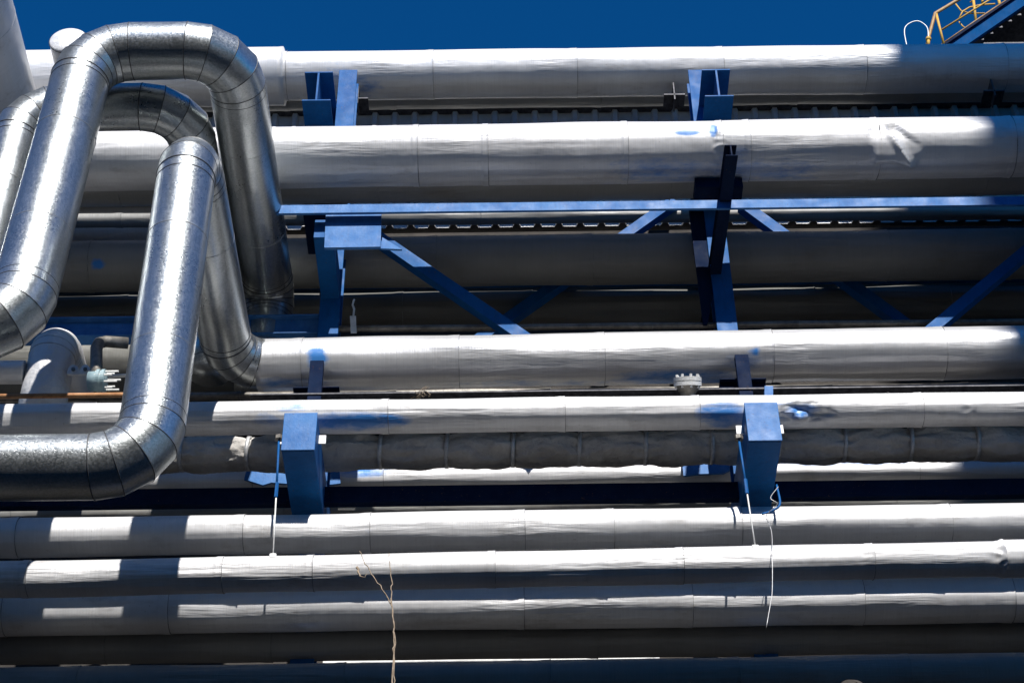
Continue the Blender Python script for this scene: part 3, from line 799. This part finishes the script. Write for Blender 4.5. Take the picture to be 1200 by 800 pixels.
# ---------------------------------------------------------------- valve group at the left
Yv = 10.38
c = W(57, 440, Yv); rv = DIA(57, 440, Yv, 54)/2
loop('white_branch_pipe', 'short white upright pipe behind the lower left galvanised elbow', [Vector((c.x, Yv, W(57, 500, Yv).z)), Vector((c.x, Yv, W(57, 400, Yv).z)), Vector((c.x, 11.2, W(57, 400, Yv).z))],
     rv, 0.18, 6, mat='clad_y', seam_mat='seam_light')
a = W(-60, 437, 10.3); b = W(29, 436, 10.3)
bm = bmesh.new(); tube(bm, [a, b], DIA(15, 437, 10.3, 28)/2, 40); tag(put('drum_end', bm, 'clad', None, False), 'stubby white pipe end at the left edge beside the upright pipe', 'pipe')
t = thing('valve', 'grey green flanged valve between the left risers', 'valve', tuple(W(118, 447, 10.10)))
bm = bmesh.new(); tube(bm, [W(104, 447, 10.10), W(124, 446.5, 10.10)], 0.075, 28); put('valve_body', bm, 'teal', t, True)
for px_ in (116, 122):
    bm = bmesh.new(); tube(bm, [W(px_-2, 446, 10.10), W(px_+1.8, 446, 10.10)], 0.085, 28); put('flange', bm, 'teal', t)
for k in range(8):
    q = 2*PI*k/8; p = W(112, 446, 10.10)+Vector((0, math.cos(q)*.067, math.sin(q)*.067))
    bm = bmesh.new(); tube(bm, [p, p+Vector((0.13+0.04*(k % 2), 0, 0))], 0.009, 6); put('bolt', bm, 'white', t)
bm = bmesh.new(); tube(bm, [W(124, 441, 10.260), W(160, 439, 10.260)], 0.014, 8); put('stem', bm, 'white', t, True)
bm = bmesh.new(); tube(bm, [W(113, 447, 10.10), W(113, 425, 10.12), W(113, 408, 10.14), W(116, 402, 10.4), W(124, 400, 10.45), W(150, 402, 10.5)], 0.045, 20); put('bypass_pipe', bm, 'dullsteel', t, True)
t = thing('lug_bracket', 'white bracket with two round bolt holes left of the valve', 'bracket', tuple(W(93, 440, 10.280)))
for px_ in (86, 100):
    bm = bmesh.new()
    prism(bm, [(px_+7.5*math.cos(q), 438-11*max(0, math.sin(q))) for q in [PI*k/10 for k in range(11)]], 10.280, 0.02); put('lug', bm, 'white', t)
    bm = bmesh.new(); q0 = W(px_, 433, 10.275); tube(bm, [q0, q0+Vector((0, -0.012, 0))], 0.016, 6); put('bolt', bm, 'dullsteel', t)
wire_thing('rusty_rod', 'orange rusty rod crossing in front of the white upright pipe', 'rod', [(-20, 464.5, 9.6), (150, 462.5, 9.6)], 0.018, 'rust', n=12)
# pipe end ring at the bottom right
c = W(996, 811, 9.9)
t = thing('open_pipe_end', 'small dark open pipe end at the bottom edge on the right', 'pipe', tuple(c+Vector((0, .3, 0))))
bm = bmesh.new(); R0 = DIA(996, 800, 9.9, 30)/2; d = (c-CAM).normalized(); d = Vector((d.x+.1, d.y, d.z)).normalized()
tube(bm, [c+d*0.3, c, c-d*0.002, c+d*0.01, c+d*0.25], R0, 40, False, [R0, R0, R0*0.93, R0*0.88, R0*0.88]); put('pipe_wall', bm, 'sooty', t, True)
bm = bmesh.new(); tube(bm, [c+d*0.20, c+d*0.22], R0*0.87, 32); put('end_plug', bm, 'sooty', t)

# ---------------------------------------------------------------- stair with yellow rails, top right
Ys = 14.0
st = thing('steel_stair', 'blue stair with yellow handrails above the topmost pipe at the right corner', 'stair', tuple(W(1120, 60, Ys)))
def T(pts, r, name, mat, Yo=0, n=8):
    bm = bmesh.new(); tube(bm, [W(x, y, Ys+Yo) for x, y in pts], r, n); put(name, bm, mat, st, True)
T([(1084, 70), (1088, 45), (1096, 16), (1123, 0), (1180, -35)], 0.022, 'handrail', 'rail_brown', 0)
T([(1097, 16), (1106, 52)], 0.016, 'rail_post', 'yellow')
T([(1104, 35), (1160, 0), (1215, -35)], 0.012, 'mid_rail', 'yellow')
T([(1092, 60), (1150, 20), (1200, -14)], 0.010, 'lower_rail', 'rail_brown', 0.1)
T([(1140, -6), (1144, 28)], 0.018, 'rail_post', 'yellow', 0.5)
T([(1150, -6), (1152, 6)], 0.018, 'rail_post', 'yellow', 0.6)
T([(1168, -10), (1174, 16)], 0.020, 'rail_post', 'yellow', 0.2)
T([(1124, 22), (1128, 14), (1136, 9), (1150, 6), (1166, 5)], 0.011, 'cage_hoop', 'yellow', 0.5)
T([(1120, 5), (1126, 13), (1136, 16), (1154, 16)], 0.010, 'cage_hoop', 'yellow', 0.6)
T([(1124, 26), (1128, 31), (1134, 35)], 0.009, 'cage_hoop', 'yellow', 0.6)
T([(1137, 3), (1150, -6), (1160, -12)], 0.010, 'cage_hoop', 'yellow', 0.5)
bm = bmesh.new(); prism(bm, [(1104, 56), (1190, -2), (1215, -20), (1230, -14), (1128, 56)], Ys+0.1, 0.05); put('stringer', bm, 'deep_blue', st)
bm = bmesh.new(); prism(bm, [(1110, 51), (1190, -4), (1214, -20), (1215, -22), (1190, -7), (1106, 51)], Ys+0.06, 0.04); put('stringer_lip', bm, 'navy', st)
for i in range(9):
    bm = bmesh.new(); p = W(1128+i*11, 52-i*7.2, Ys+0.15); box(bm, p+Vector((0.02, 0.4, -0.02)), (0.24, 0.8, 0.03)); put('tread', bm, 'grating', st)
# landing made of open grating
bm = bmesh.new(); p0 = W(1150, 62, Ys+0.3)
for i in range(40):
    box(bm, p0+Vector((i*0.035, 0.5, 0.05)), (0.008, 1.2, 0.05))
for j in range(14):
    box(bm, p0+Vector((0.7, -0.1+j*0.09, 0.05)), (1.4, 0.006, 0.035))
put('grating_panel', bm, 'grating', st)
bm = bmesh.new(); prism(bm, [(1150, 60), (1152, 40), (1200, 8), (1260, 8), (1260, 60)], Ys+0.9, 0.05); put('back_panel', bm, 'grating', st)
for px_, Yq in ((1112, 14.15), (1165, 14.2), (1165, 15.3)):
    p = W(px_, 60, 14.1); bm = bmesh.new()
    box(bm, Vector((p.x, Yq, (p.z+ztop)/2+0.1)), (0.12, 0.12, p.z-ztop)); put('support_leg', bm, 'blue', st)
t = thing('bulkhead_lamp', 'small yellow lamp fitting at the foot of the handrail', 'lamp', tuple(W(1088, 50, 13.9)))
bm = bmesh.new(); bmesh.ops.create_uvsphere(bm, u_segments=16, v_segments=10, radius=0.035); bmesh.ops.translate(bm, verts=bm.verts, vec=W(1088, 46, 13.9)); put('lamp_body', bm, 'yellow', t, True)
bm = bmesh.new(); tube(bm, [W(1088, 54, 13.9), W(1088, 46, 13.9)], 0.02, 8); put('lamp_stem', bm, 'yellow', t, True)
wire_thing('cable_loop', 'thin pale cable arching left of the yellow handrail', 'cable',
           [(1063, 56, 13.9), (1060, 40, 13.9), (1061, 32, 13.9), (1067, 27, 13.9), (1075, 25, 13.9), (1082, 28, 13.9), (1087, 34, 13.9), (1088, 46, 13.9)], 0.007, 'strap')
